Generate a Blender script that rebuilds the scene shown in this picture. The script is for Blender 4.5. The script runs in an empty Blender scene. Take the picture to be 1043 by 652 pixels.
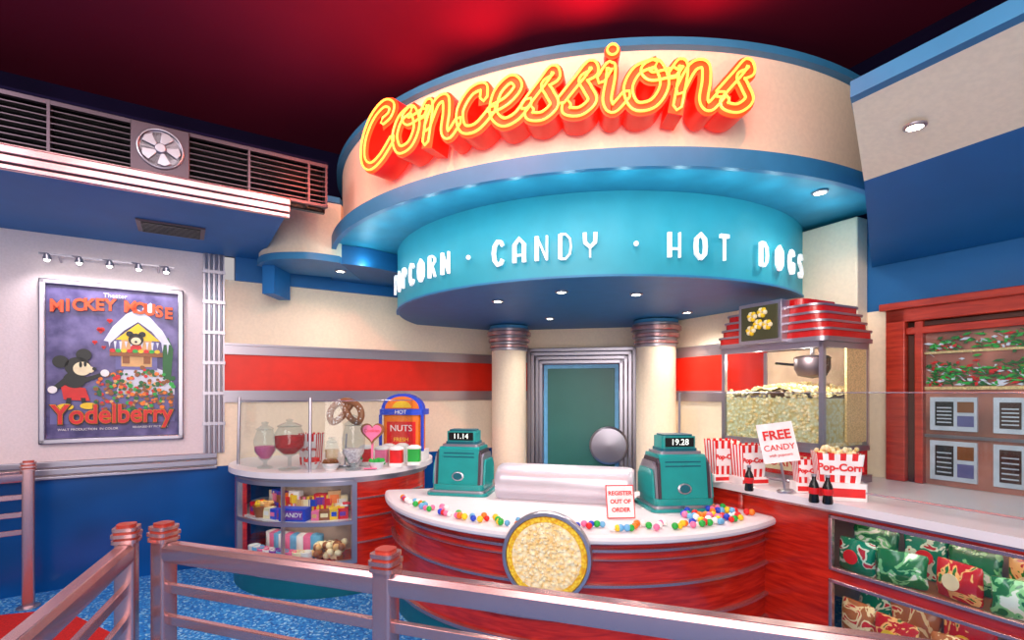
import bpy, bmesh, math, random
from mathutils import Matrix, Vector
random.seed(3)
S = bpy.context.scene
F=520.0; CX=521.5; HY=400.0; H=1.6
S.view_settings.view_transform='Standard'
ZC=4.1
# ------------------------------------------------------------ materials
def lin(c):
    o=[]
    for v in c[:3]:
        v=v/255.0
        o.append(v/12.92 if v<=0.04045 else ((v+0.055)/1.055)**2.4)
    return tuple(o)+(1.0,)
def newmat(name):
    m=bpy.data.materials.new(name); m.use_nodes=True
    nt=m.node_tree; b=nt.nodes['Principled BSDF']
    return m,nt,b
def mat(name,col,rough=.5,metal=0,emit=0,ecol=None,var=.06,scale=8,bump=0,coat=0,col2=None,spec=None):
    m,nt,b=newmat(name)
    c=lin(col); N=nt.nodes; L=nt.links
    tc=N.new('ShaderNodeTexCoord'); no=N.new('ShaderNodeTexNoise'); no.inputs['Scale'].default_value=scale
    L.new(tc.outputs['Object'],no.inputs['Vector'])
    r=N.new('ShaderNodeValToRGB')
    c2=lin(col2) if col2 else tuple(min(1,x*(1+var)) for x in c[:3])+(1,)
    r.color_ramp.elements[0].color=tuple(x*(1-var) for x in c[:3])+(1,)
    r.color_ramp.elements[1].color=c2
    r.color_ramp.elements[0].position=.35; r.color_ramp.elements[1].position=.65
    L.new(no.outputs['Fac'],r.inputs['Fac']); L.new(r.outputs['Color'],b.inputs['Base Color'])
    b.inputs['Roughness'].default_value=rough; b.inputs['Metallic'].default_value=metal
    if spec is not None: b.inputs['Specular IOR Level'].default_value=spec
    if coat: b.inputs['Coat Weight'].default_value=coat
    if emit:
        b.inputs['Emission Color'].default_value=lin(ecol or col); b.inputs['Emission Strength'].default_value=emit
    if bump:
        bp=N.new('ShaderNodeBump'); bp.inputs['Strength'].default_value=bump; bp.inputs['Distance'].default_value=.02
        L.new(no.outputs['Fac'],bp.inputs['Height']); L.new(bp.outputs['Normal'],b.inputs['Normal'])
    return m
def glassmat(name,tint=(245,250,250),base=.03,k=.35):
    m=bpy.data.materials.new(name); m.use_nodes=True; nt=m.node_tree; N=nt.nodes
    for n in list(N): N.remove(n)
    o=N.new('ShaderNodeOutputMaterial'); t=N.new('ShaderNodeBsdfTransparent'); g=N.new('ShaderNodeBsdfGlossy'); mx=N.new('ShaderNodeMixShader')
    fr=N.new('ShaderNodeLayerWeight'); fr.inputs['Blend'].default_value=.35
    pw=N.new('ShaderNodeMath'); pw.operation='POWER'; pw.inputs[1].default_value=3
    ad=N.new('ShaderNodeMath'); ad.operation='MULTIPLY_ADD'; ad.inputs[1].default_value=k; ad.inputs[2].default_value=base; ad.use_clamp=True
    t.inputs['Color'].default_value=lin(tint); g.inputs['Roughness'].default_value=.05
    nt.links.new(fr.outputs['Facing'],pw.inputs[0]); nt.links.new(pw.outputs[0],ad.inputs[0]); nt.links.new(ad.outputs[0],mx.inputs[0])
    nt.links.new(t.outputs[0],mx.inputs[1]); nt.links.new(g.outputs[0],mx.inputs[2]); nt.links.new(mx.outputs[0],o.inputs['Surface'])
    return m
def voro(name,c1,c2,scale,rough=.8,bump=.35,metal=0,emit=0):
    m,nt,b=newmat(name); N=nt.nodes; L=nt.links
    tc=N.new('ShaderNodeTexCoord'); v=N.new('ShaderNodeTexVoronoi'); v.inputs['Scale'].default_value=scale
    L.new(tc.outputs['Object'],v.inputs['Vector'])
    r=N.new('ShaderNodeValToRGB'); r.color_ramp.elements[0].color=lin(c1); r.color_ramp.elements[1].color=lin(c2)
    r.color_ramp.elements[0].position=.15; r.color_ramp.elements[1].position=.8
    L.new(v.outputs['Distance'],r.inputs['Fac']); L.new(r.outputs['Color'],b.inputs['Base Color'])
    b.inputs['Roughness'].default_value=rough
    bp=N.new('ShaderNodeBump'); bp.inputs['Strength'].default_value=bump; bp.inputs['Distance'].default_value=.01; bp.invert=True
    L.new(v.outputs['Distance'],bp.inputs['Height']); L.new(bp.outputs['Normal'],b.inputs['Normal'])
    return m
def speckle(name,base,spots,scale=60):
    m,nt,b=newmat(name); N=nt.nodes; L=nt.links
    tc=N.new('ShaderNodeTexCoord'); v=N.new('ShaderNodeTexVoronoi'); v.inputs['Scale'].default_value=scale
    L.new(tc.outputs['Object'],v.inputs['Vector'])
    sep=N.new('ShaderNodeSeparateColor'); L.new(v.outputs['Color'],sep.inputs[0])
    r=N.new('ShaderNodeValToRGB'); r.color_ramp.interpolation='CONSTANT'
    r.color_ramp.elements[0].color=lin(base); r.color_ramp.elements[0].position=0
    e=r.color_ramp.elements
    p=.5; e[1].position=p; e[1].color=lin(spots[0])
    for s in spots[1:]:
        p+=.5/len(spots); x=e.new(p); x.color=lin(s)
    L.new(sep.outputs[0],r.inputs['Fac']); L.new(r.outputs['Color'],b.inputs['Base Color'])
    b.inputs['Roughness'].default_value=.9
    return m
def wood(name,c1,c2,rough=.25,sc=(1,1,9)):
    m,nt,b=newmat(name); N=nt.nodes; L=nt.links
    tc=N.new('ShaderNodeTexCoord'); mp=N.new('ShaderNodeMapping'); mp.inputs['Scale'].default_value=sc
    no=N.new('ShaderNodeTexNoise'); no.inputs['Scale'].default_value=5; no.inputs['Detail'].default_value=6; no.inputs['Distortion'].default_value=.6
    L.new(tc.outputs['Object'],mp.inputs[0]); L.new(mp.outputs[0],no.inputs['Vector'])
    r=N.new('ShaderNodeValToRGB'); r.color_ramp.elements[0].color=lin(c1); r.color_ramp.elements[1].color=lin(c2)
    r.color_ramp.elements[0].position=.3; r.color_ramp.elements[1].position=.72
    L.new(no.outputs['Fac'],r.inputs['Fac']); L.new(r.outputs['Color'],b.inputs['Base Color'])
    b.inputs['Roughness'].default_value=rough; b.inputs['Coat Weight'].default_value=.3
    return m
def chromem(name,col=(205,200,208),rough=.28):
    m,nt,b=newmat(name); N=nt.nodes; L=nt.links
    tc=N.new('ShaderNodeTexCoord'); no=N.new('ShaderNodeTexNoise'); no.inputs['Scale'].default_value=2
    L.new(tc.outputs['Object'],no.inputs['Vector'])
    mr=N.new('ShaderNodeMapRange'); mr.inputs['To Min'].default_value=rough*.93; mr.inputs['To Max'].default_value=rough*1.07
    L.new(no.outputs['Fac'],mr.inputs['Value']); L.new(mr.outputs[0],b.inputs['Roughness'])
    b.inputs['Base Color'].default_value=lin(col); b.inputs['Metallic'].default_value=.85
    return m
CREAM=mat('cream_plaster',(246,226,200),.75,var=.03,bump=.03,scale=40)
PINK=mat('cream_wallcovering',(236,218,220),.75,var=.03,bump=.08,scale=60)
NAVY=mat('dark_navy_paint',(14,10,38),.9,var=.15,scale=2,spec=.1)
WBLUE=mat('wall_blue_paint',(6,94,154),.5,var=.06,scale=2)
LOWBLUE=mat('blue_lower_wall',(0,76,148),.22,var=.25,scale=1.5)
SOFB=mat('soffit_blue',(6,104,170),.55,var=.05,scale=3)
RIMB=mat('rim_blue',(48,126,174),.5,var=.04)
TEALB=mat('teal_band',(46,164,184),.5,var=.03)
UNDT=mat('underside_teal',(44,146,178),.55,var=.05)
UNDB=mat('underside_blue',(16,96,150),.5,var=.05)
CEILR=mat('ceiling_maroon',(92,22,50),.9,var=.1,scale=.8,spec=.1)
REDP=mat('red_stripe',(230,36,14),.4,var=.04)
RED=mat('red_gloss',(212,22,20),.25,var=.05,coat=.4)
REDL=mat('sign_channel_red_glow',(225,22,12),.35,emit=.4,ecol=(255,26,8))  # slight emission stands in for neon light on the channel sides
SFACE=mat('sign_face_glow',(235,60,30),.5,emit=1.0,ecol=(255,72,22))  # face glows by itself, imitating light from the tubes
NEON=mat('neon_tube',(255,190,80),.3,emit=2.9,ecol=(255,126,50))
CHR=chromem('brushed_chrome',(178,172,184),.3)
CHRD=chromem('dark_steel',(92,78,88),.4)
CHRP=chromem('warm_chrome',(204,160,162),.26)
WOOD=wood('mahogany',(156,18,10),(214,44,22))
WOODR=wood('red_wood_frame',(150,34,24),(196,64,42),.35)
WHITE=mat('white_laminate',(232,226,230),.3,var=.02)
LET=mat('white_letter',(250,248,246),.4,var=.02,emit=.35)
TEAL=mat('teal_enamel',(6,148,146),.3,var=.05,coat=.3)
TEALD=mat('dark_teal',(8,96,112),.35,var=.05)
BLK=mat('black_gloss',(14,14,16),.25,var=.1)
DISP=mat('display_digits',(230,240,230),.4,emit=1.2)
CARPET=speckle('blue_carpet',(22,122,205),[(80,165,225),(16,90,170),(150,205,235),(34,135,210)],70)
RUG=mat('red_carpet',(200,26,24),.95,var=.2,scale=80)
POP=voro('popcorn_kernels',(255,246,214),(244,208,138),38)
CORNB=voro('corn_border',(255,222,66),(226,156,20),60)
GLASS=glassmat('clear_glass')
GLAZE=glassmat('jar_glass',(240,246,248),.05,.6)
DOORG=mat('door_frosted_green',(48,110,102),.35,var=.06,scale=2)
LAMP=mat('lamp_lens',(255,250,235),.4,emit=12)
CASEFILL=mat('case_fill_glow',(255,240,220),.4,emit=9,ecol=(255,232,205))  # glow for strips added inside the display cases
GOLD=mat('brass_mesh',(232,200,144),.4,metal=.2,var=.2,scale=90,bump=.4)
TAN=mat('tan_backing',(206,178,160),.6,var=.15,scale=6)
cols={'red':(222,24,28),'yellow':(252,205,30),'blue':(30,70,205),'green':(36,175,66),'orange':(250,125,20),'pink':(248,120,165),'white':(246,240,240),'brown':(150,86,42),'purple':(120,55,165),'ltblue':(110,180,225),'cream':(248,230,188),'dkbrown':(70,32,20),'dkgreen':(22,105,46),'lilac':(110,105,165),'snow':(226,228,246),'tan':(226,174,112),'black':(12,12,16)}
C={k:mat('color_'+k,v,.4,var=.08,scale=12) for k,v in cols.items()}
# ------------------------------------------------------------ frames
class Fr:
    def __init__(s,o,x):
        o=Vector((o[0],o[1],0)); x=Vector((x[0],x[1],0)).normalized(); y=Vector((0,0,1)).cross(x)
        s.o=o;s.x=x;s.y=y
        s.M=Matrix(((x.x,y.x,0,o.x),(x.y,y.y,0,o.y),(0,0,1,0),(0,0,0,1)))
    def ray(s,px,y=0):
        r=Vector(((px-CX)/F,1,0)); t=(y+s.o.dot(s.y))/r.dot(s.y)
        return (r*t-s.o).dot(s.x), t
def XY(px,d): return ((px-CX)/F*d,d)
LW=Fr((-3.97,3.96),(1.546,1)); RW=Fr((2.05,5.0),(.52,-1)); DW=Fr((-.2,6.4),(1.7,-.36))
def ring(cx,cy,r,ph):
    ph=math.radians(ph)
    return Fr((cx+r*math.sin(ph),cy-r*math.cos(ph)),(math.cos(ph),math.sin(ph)))
# ------------------------------------------------------------ mesh builder
def catmull(pts,n=8,closed=False):
    P=[Vector(p) for p in pts]; out=[]; N=len(P)
    rng=range(N if closed else N-1)
    for i in rng:
        if closed: a,b,c,d=P[(i-1)%N],P[i],P[(i+1)%N],P[(i+2)%N]
        else: a,b,c,d=P[max(i-1,0)],P[i],P[i+1],P[min(i+2,N-1)]
        for k in range(n):
            t=k/n
            out.append(.5*((2*b)+(c-a)*t+(2*a-5*b+4*c-d)*t*t+(3*b-a-3*c+d)*t**3))
    if not closed: out.append(P[-1])
    return out
class MB:
    def __init__(s,T=None): s.v=[];s.f=[];s.m=[];s.mats=[];s.T=T
    def add(s,vs,fs,m,T=None):
        b=len(s.v)
        for p in vs:
            p=Vector(p) if len(p)==3 else Vector((p[0],p[1],0))
            if T is not None: p=T@p
            if s.T is not None: p=s.T@p
            s.v.append(p)
        if m not in s.mats: s.mats.append(m)
        k=s.mats.index(m)
        for f in fs: s.f.append([i+b for i in f]); s.m.append(k)
        return s
    def box(s,x0,x1,y0,y1,z0,z1,m,T=None):
        return s.add([(x0,y0,z0),(x1,y0,z0),(x1,y1,z0),(x0,y1,z0),(x0,y0,z1),(x1,y0,z1),(x1,y1,z1),(x0,y1,z1)],
          [(0,3,2,1),(4,5,6,7),(0,1,5,4),(1,2,6,5),(2,3,7,6),(3,0,4,7)],m,T)
    def rbox(s,x0,x1,y0,y1,z0,z1,m,r=.02,n=4,T=None):
        poly=[]
        for cx,cy,a in((x1-r,y0+r,-90),(x1-r,y1-r,0),(x0+r,y1-r,90),(x0+r,y0+r,180)):
            for k in range(n+1):
                t=math.radians(a+90*k/n); poly.append((cx+r*math.cos(t),cy+r*math.sin(t)))
        return s.prism(poly,z0,z1,m,T)
    def prism(s,poly,z0,z1,m,T=None,m2=None):
        n=len(poly)
        vs=[(p[0],p[1],z0) for p in poly]+[(p[0],p[1],z1) for p in poly]
        s.add(vs,[tuple(range(n))[::-1],tuple(range(n,2*n))],m2 or m,T)
        return s.add(vs,[(i,(i+1)%n,(i+1)%n+n,i+n) for i in range(n)],m,T)
    def flat(s,poly,y,m,th=.003):
        n=len(poly)
        vs=[(p[0],y,p[1]) for p in poly]+[(p[0],y+th,p[1]) for p in poly]
        return s.add(vs,[tuple(range(n)),tuple(range(n,2*n))[::-1]]+[(i,(i+1)%n,(i+1)%n+n,i+n) for i in range(n)],m)
    def ell(s,cx,cz,rx,rz,y,m,a=0,n=28,th=.003):
        a=math.radians(a)
        P=[]
        for k in range(n):
            t=2*math.pi*k/n; u=rx*math.cos(t); w=rz*math.sin(t)
            P.append((cx+u*math.cos(a)-w*math.sin(a),cz+u*math.sin(a)+w*math.cos(a)))
        return s.flat(P,y,m,th)
    def lathe(s,prof,m,c=(0,0,0),n=32,T=None):
        vs=[];fs=[];k=len(prof)
        for i in range(n):
            a=2*math.pi*i/n
            for r,z in prof: vs.append((c[0]+r*math.cos(a),c[1]+r*math.sin(a),c[2]+z))
        for i in range(n):
            j=(i+1)%n
            for q in range(k-1): fs.append((i*k+q,j*k+q,j*k+q+1,i*k+q+1))
        if prof[0][0]>1e-4: fs.append(tuple(i*k for i in range(n))[::-1])
        if prof[-1][0]>1e-4: fs.append(tuple(i*k+k-1 for i in range(n)))
        return s.add(vs,fs,m,T)
    def sph(s,c,r,m,n=12,sz=1,T=None):
        k=max(4,n//2+1)
        return s.lathe([(max(1e-5,r*math.sin(math.pi*i/k)),-sz*r*math.cos(math.pi*i/k)) for i in range(k+1)],m,c,n,T)
    def tube(s,pts,r,m,n=8,closed=False,T=None,ry=None):
        P=[Vector(p) for p in pts]; N=len(P); vs=[];fs=[]
        up=None
        for i in range(N):
            if closed: t=(P[(i+1)%N]-P[(i-1)%N])
            else: t=P[min(i+1,N-1)]-P[max(i-1,0)]
            if t.length<1e-9: t=Vector((1,0,0))
            t.normalize()
            if up is None:
                up=Vector((0,0,1)) if abs(t.z)<.9 else Vector((0,1,0))
            u=(up-t*up.dot(t))
            if u.length<1e-5: u=t.orthogonal()
            u.normalize(); w=t.cross(u); up=u
            for k in range(n):
                a=2*math.pi*k/n
                vs.append(P[i]+u*(math.sin(a)*(ry or r))+w*(math.cos(a)*r))
        for i in range(N if closed else N-1):
            j=(i+1)%N
            for k in range(n):
                l=(k+1)%n; fs.append((i*n+k,i*n+l,j*n+l,j*n+k))
        if not closed:
            fs.append(tuple(range(n))[::-1]); fs.append(tuple(range((N-1)*n,N*n)))
        return s.add(vs,fs,m,T)
    def arc(s,cx,cy,prof,p0,p1,m,n=64,T=None):
        vs=[];fs=[];k=len(prof)
        for i in range(n+1):
            ph=math.radians(p0+(p1-p0)*i/n)
            for r,z in prof: vs.append((cx+r*math.sin(ph),cy-r*math.cos(ph),z))
        for i in range(n):
            for q in range(k):
                w=(q+1)%k; fs.append((i*k+q,(i+1)*k+q,(i+1)*k+w,i*k+w))
        fs.append(tuple(range(k))); fs.append(tuple(range(n*k,n*k+k))[::-1])
        return s.add(vs,fs,m,T)
    def text(s,body,size,m,T,ext=.01,xs=1.0,off=0,align='CENTER',sp=1.0):
        cu=bpy.data.curves.new('t','FONT'); cu.body=body; cu.size=size; cu.extrude=ext; cu.offset=off
        cu.align_x=align; cu.align_y='CENTER'; cu.resolution_u=4; cu.space_character=sp
        o=bpy.data.objects.new('t',cu); S.collection.objects.link(o)
        dg=bpy.context.evaluated_depsgraph_get(); me=bpy.data.meshes.new_from_object(o.evaluated_get(dg))
        R=T@Matrix.Rotation(math.pi/2,4,'X')@Matrix.Diagonal((xs,1,1,1))
        s.add([v.co.copy() for v in me.vertices],[tuple(p.vertices) for p in me.polygons],m,R)
        bpy.data.objects.remove(o); bpy.data.meshes.remove(me); bpy.data.curves.remove(cu)
        return s
    def build(s,name,parent=None,bevel=0,ang=35,recalc=True):
        me=bpy.data.meshes.new(name)
        mn=Vector([min(v[i] for v in s.v) for i in range(3)]); mx=Vector([max(v[i] for v in s.v) for i in range(3)])
        c=Vector(((mn.x+mx.x)/2,(mn.y+mx.y)/2,mn.z))
        me.from_pydata([v-c for v in s.v],[],s.f)
        for m in s.mats: me.materials.append(m)
        for p,k in zip(me.polygons,s.m): p.material_index=k; p.use_smooth=True
        if recalc:
            bm=bmesh.new(); bm.from_mesh(me); bmesh.ops.recalc_face_normals(bm,faces=bm.faces); bm.to_mesh(me); bm.free()
        me.set_sharp_from_angle(angle=math.radians(ang))
        o=bpy.data.objects.new(name,me); S.collection.objects.link(o); o.location=c
        if parent:
            o.parent=parent; o.matrix_parent_inverse=Matrix.Translation(-parent.location)
        if bevel:
            b=o.modifiers.new('bevel','BEVEL'); b.width=bevel; b.segments=2; b.limit_method='ANGLE'; b.angle_limit=math.radians(50)
        return o
def group(name,loc):
    o=bpy.data.objects.new(name,None); S.collection.objects.link(o); o.location=loc; o.empty_display_size=.1
    return o
def clip(poly,a,b,c):
    out=[]
    for i in range(len(poly)):
        p=poly[i];q=poly[(i+1)%len(poly)]
        fp=a*p[0]+b*p[1]+c; fq=a*q[0]+b*q[1]+c
        if fp>=0: out.append(p)
        if fp*fq<0:
            t=fp/(fp-fq); out.append((p[0]+(q[0]-p[0])*t,p[1]+(q[1]-p[1])*t))
    return out
def roomclip(poly,e=.01):
    poly=clip(poly,1,-1.546,10.09-e); poly=clip(poly,-1,-.52,4.65-e)
    y=DW.y; poly=clip(poly,-y.x,-y.y,DW.o.dot(y)-e)
    return poly
def circ(cx,cy,r,n=128): return [(cx+r*math.cos(2*math.pi*i/n),cy+r*math.sin(2*math.pi*i/n)) for i in range(n)]
TR=Matrix.Translation
def RZ(a): return Matrix.Rotation(math.radians(a),4,'Z')
def RY(a): return Matrix.Rotation(math.radians(a),4,'Y')
def RX(a): return Matrix.Rotation(math.radians(a),4,'X')
# ------------------------------------------------------------ camera
cam=bpy.data.cameras.new('camera'); co=bpy.data.objects.new('camera',cam); S.collection.objects.link(co)
co.location=(0,0,H); co.rotation_euler=(math.pi/2,0,0)
cam.sensor_width=36; cam.lens=36*F/1043; cam.shift_y=(HY-326)/1043; cam.clip_start=.05
S.camera=co
# ------------------------------------------------------------ shell
MB().prism([(-7,-2),(6,-2),(6,8),(-7,8)],-.1,0,CARPET).build('floor')
MB().prism([XY(-60,3.55),XY(62,3.75),XY(118,3.35),XY(100,2.6),XY(-60,2.4)],.001,.012,RUG).build('red_aisle_carpet')
MB().prism([(-7,-2),(6,-2),(6,8),(-7,8)],ZC,ZC+.1,CEILR).build('ceiling')
sP,_=LW.ray(221); sE,_=LW.ray(512); s0=-2.6
m=MB(LW.M)
m.box(s0,sE,0,.12,0,.915,LOWBLUE); m.box(s0,sP,0,.12,.915,2.9,PINK); m.box(sP,sE,0,.12,.915,2.66,CREAM)
m.box(sP+.15,sE,-.03,.12,2.66,2.9,SOFB); m.box(s0,sE,.0,.12,2.9,ZC,NAVY)
m.build('wall_left')
m=MB(LW.M)
for k,(a,b) in enumerate([(.90,.925),(.935,.985),(.995,1.045)]): m.box(s0,sP,-.03-.012*(k==0),-.001,a,b,CHR)
m.build('trim_1',bevel=.006)
m=MB(LW.M)
m.box(sP-.11,sP+.06,-.02,-.001,1.045,2.88,CHR)
for k in range(4): m.tube([(sP-.085+k*.04,-.024,1.045),(sP-.085+k*.04,-.024,2.88)],.012,CHR)
for z in [1.3+.28*i for i in range(6)]: m.box(sP-.115,sP+.065,-.045,-.001,z,z+.03,CHR)
m.build('trim_2')
m=MB(LW.M)
m.box(sP+.06,sE,-.025,-.001,1.96,2.06,CHR); m.box(sP+.06,sE,-.04,-.001,2.045,2.065,CHR); m.box(sP+.06,sE,-.035,-.001,1.96,1.975,CHR)
m.box(sP+.06,sE,-.015,-.001,1.62,1.96,REDP)
m.box(sP+.06,sE,-.025,-.001,1.51,1.62,CHR); m.box(sP+.06,sE,-.035,-.001,1.60,1.62,CHR)
m.build('trim_3')
sr0=-.95; sf,_=RW.ray(898)
m=MB(RW.M)
m.box(sr0,4.2,0,.12,0,2.2,CREAM); m.box(sr0,sf-.1,0,.12,2.2,2.9,CREAM); m.box(sf-.1,4.2,-.001,.12,2.2,2.9,WBLUE); m.box(sr0,4.2,0,.12,2.9,ZC,NAVY)
m.build('wall_right')
m=MB(RW.M)
m.box(sr0+.2,.5,-.02,-.001,1.97,2.08,CHR); m.box(sr0+.2,.5,-.015,-.001,1.62,1.97,REDP); m.box(sr0+.2,.5,-.02,-.001,1.51,1.62,CHR)
m.build('trim_4')
a,_=RW.ray(802); b,_=RW.ray(884)
MB(RW.M).box(a,b,-.14,-.001,.981,2.9,CREAM).build('trim_5',bevel=.01)
m=MB(DW.M)
m.box(-.1,1.85,0,.12,0,ZC,CREAM)
m.box(-.1,1.85,-.02,-.001,1.97,2.08,CHR); m.box(-.1,1.85,-.015,-.001,1.62,1.97,REDP); m.box(-.1,1.85,-.02,-.001,1.51,1.62,CHR)
m.build('wall_back')
da,_=DW.ray(538); db,_=DW.ray(648)
g=group('door_1',DW.M@Vector(((da+db)/2,0,0)))
m=MB(DW.M)
zt=2.14
for k,(w,dp) in enumerate([(0,.07),(.05,.10),(.10,.075),(.15,.10)]):
    m.box(da+w,da+w+.045,-dp,-.021,0,zt-w,CHR); m.box(db-w-.045,db-w,-dp,-.021,0,zt-w,CHR)
    m.box(da+w,db-w,-dp,-.021,zt-w-.045,zt-w,CHR)
m.build('frame',g,bevel=.006)
m=MB(DW.M)
m.box(da+.2,db-.2,-.045,-.021,.02,zt-.2,C['ltblue']); m.box(da+.25,db-.25,-.055,-.04,.3,zt-.25,DOORG)
m.build('leaf',g,bevel=.004)
m=MB(DW.M)
sx,_=DW.ray(620,-.12)
m.lathe([(.0,-.02),(.2,-.02),(.225,0),(.2,.02),(.0,.03)],CHR,(0,0,0),40,TR((sx,-.13,.98))@RX(90))
m.lathe([(.03,0),(.03,.08)],CHR,(0,0,0),12,TR((sx,-.05,.98))@RX(90))
m.build('round_push_plate',g)
def column(px,d,r):
    x,y=XY(px,d); m=MB()
    m.lathe([(r*1.15,0),(r*1.15,.12),(r,.14),(r,2.08)],CREAM,(x,y,0),40)
    z=2.08
    for k,(rr,h) in enumerate([(1.05,.035),(1.14,.03),(1.06,.035),(1.2,.04),(1.12,.03),(1.28,.05),(1.2,.03)]):
        m.lathe([(r*rr-.008,z),(r*rr,z+.006),(r*rr,z+h-.006),(r*rr-.008,z+h)],CHRP if k%2 else CHR,(x,y,0),40); z+=h
    m.lathe([(r*1.12,z),(r*1.12,2.365)],RIMB,(x,y,0),40)
    m.build('round_column')
column(518.5,5.95,.2); column(668,5.45,.205)
# ------------------------------------------------------------ left soffit
yl=-(10.09-7.44)/1.841
sl,_=LW.ray(290,yl); sv,_=LW.ray(334,yl)
m=MB(LW.M)
m.box(s0,sl,yl,-.001,2.88,3.0,SOFB)
m.box(s0,sv,yl+.1,yl+.14,3.0,3.34,BLK); m.box(s0,sv,yl,yl+.14,3.34,3.36,NAVY)
m.box(s0,sl,yl+.14,-.001,3.3,3.36,NAVY)
m.build('ceiling_soffit')
m=MB(LW.M)
for z0,z1,dy in((2.875,2.905,.035),(2.91,2.955,.05),(2.96,3.005,.06)): m.box(s0,sl+.03,yl-dy,yl-.001,z0,z1,CHRP)
m.box(s0,sl+.03,yl-.06,yl+.1,3.005,3.015,CHRP)
m.build('trim_6',bevel=.006)
fa,_=LW.ray(133,yl); fb,_=LW.ray(193,yl)
m=MB(LW.M)
m.box(s0,sv,yl-.0,yl+.03,3.315,3.345,CHRD); m.box(s0,sv,yl-.0,yl+.03,3.015,3.035,CHRD)
for i in range(7):
    z=3.05+i*.038
    for a,b in((s0,fa),(fb,sv)):
        m.add([(a,yl-.0,z),(b,yl-.0,z),(b,yl+.06,z+.02),(a,yl+.06,z+.02),(a,yl,z+.006),(b,yl,z+.006),(b,yl+.06,z+.026),(a,yl+.06,z+.026)],[(0,3,2,1),(4,5,6,7),(0,1,5,4),(1,2,6,5),(2,3,7,6),(3,0,4,7)],CHRD)
for s in (fa-.4,fa-.9,fb+.35,fb+.75,sv-.02): m.box(s,s+.015,yl-.003,yl+.08,3.02,3.34,CHRD)
m.build('air_vent_louver')
m=MB(LW.M)
m.box(fa,fb,yl-.03,yl+.09,3.02,3.33,CHRD)
fm=(fa+fb)/2; T0=TR((fm,yl-.03,3.175))@RX(90)
m.lathe([(.13,0),(.13,.015),(.118,.02),(.115,.0)],CHR,(0,0,0),32,T0)
m.lathe([(.0,.03),(.03,.03),(.035,.0)],CHR,(0,0,0),16,T0)
for k in range(5):
    a=k*72
    P=[(.03,-.012),(.09,-.05),(.112,-.01),(.1,.03),(.03,.012)]
    m.add([(x,y,.006) for x,y in P]+[(x,y,.014) for x,y in P],[(0,1,2,3,4),(9,8,7,6,5)]+[(i,(i+1)%5,(i+1)%5+5,i+5) for i in range(5)],CHR,T0@RZ(a))
m.build('round_ceiling_fan_vent',bevel=.004)
d=1.28*F/(400-233); x,y=XY(175,d)
G=TR((x,y,2.878))@Matrix.Rotation(math.atan2(1,1.546),4,'Z')
m=MB(G); m.box(-.22,.22,-.16,.16,-.012,0,CHRD)
for i in range(8): m.box(-.19,.19,-.135+i*.036,-.12+i*.036,-.02,-.01,BLK)
m.build('air_return_grille')
# ------------------------------------------------------------ canopy
cx,cy=.9,5.6
ZF=3.60
g=group('concession_canopy',(cx,cy,2.9))
m=MB()
m.arc(cx,cy,[(2.72,2.88),(2.72,2.99),(2.70,3.0),(2.5,3.0),(2.5,2.95),(2.68,2.95),(2.68,2.88)],-84,43,RIMB,110)
m.build('rim',g,ang=30)
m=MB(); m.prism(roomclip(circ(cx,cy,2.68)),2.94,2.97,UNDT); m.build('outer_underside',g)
m=MB(); m.arc(cx,cy,[(2.62,3.0),(2.62,ZF),(2.55,ZF),(2.55,3.0)],-84,40,CREAM,110); m.build('fascia',g,ang=30)
m=MB(); m.arc(cx,cy,[(2.67,ZF),(2.67,ZF+.045),(2.64,ZF+.055),(2.4,ZF+.055),(2.4,ZF)],-84,42,RIMB,110)
m.prism(roomclip(circ(cx,cy,2.42)),ZF+.0,ZF+.03,RIMB); m.build('cap',g,ang=30)
bx,by,br=.81,5.34,1.97
m=MB()
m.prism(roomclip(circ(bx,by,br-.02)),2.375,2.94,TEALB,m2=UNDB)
m.arc(bx,by,[(br-.03,2.37),(br,2.37),(br,2.385),(br-.03,2.385)],-82,52,RIMB,90)
m.arc(bx,by,[(br-.03,2.385),(br-.01,2.385),(br-.01,2.939),(br-.03,2.939)],-82,52,TEALB,90)
m.build('lettered_band',g,ang=30)
# side wing at the left, with lowered blue ceiling running under the canopy to the wall
m=MB()
P=[XY(262,4.66),XY(267,4.52),XY(280,4.44),XY(300,4.42),XY(318,4.44),XY(346,4.56)]
P=[(p.x,p.y) for p in catmull([(a[0],a[1],0) for a in P],6)]
def wing(off):
    Q=[(x,y+off) for x,y in P]
    return roomclip(Q+[(P[-1][0]-.02,P[-1][1]+.7),(P[0][0]+.15,P[0][1]+.3)])
m.prism(wing(0),2.76,2.82,RIMB); m.prism(wing(.03),2.82,3.29,CREAM); m.prism(wing(.0),3.29,3.34,RIMB)
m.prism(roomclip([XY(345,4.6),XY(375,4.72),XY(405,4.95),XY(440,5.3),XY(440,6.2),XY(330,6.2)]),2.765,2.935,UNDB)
m.build('side_wing',g)
m=MB()
x0,y0=XY(266,4.62)
m.box(x0,x0+.11,y0+.02,y0+.35,2.5,2.76,SOFB); m.build('side_wing_drop',g)
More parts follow.
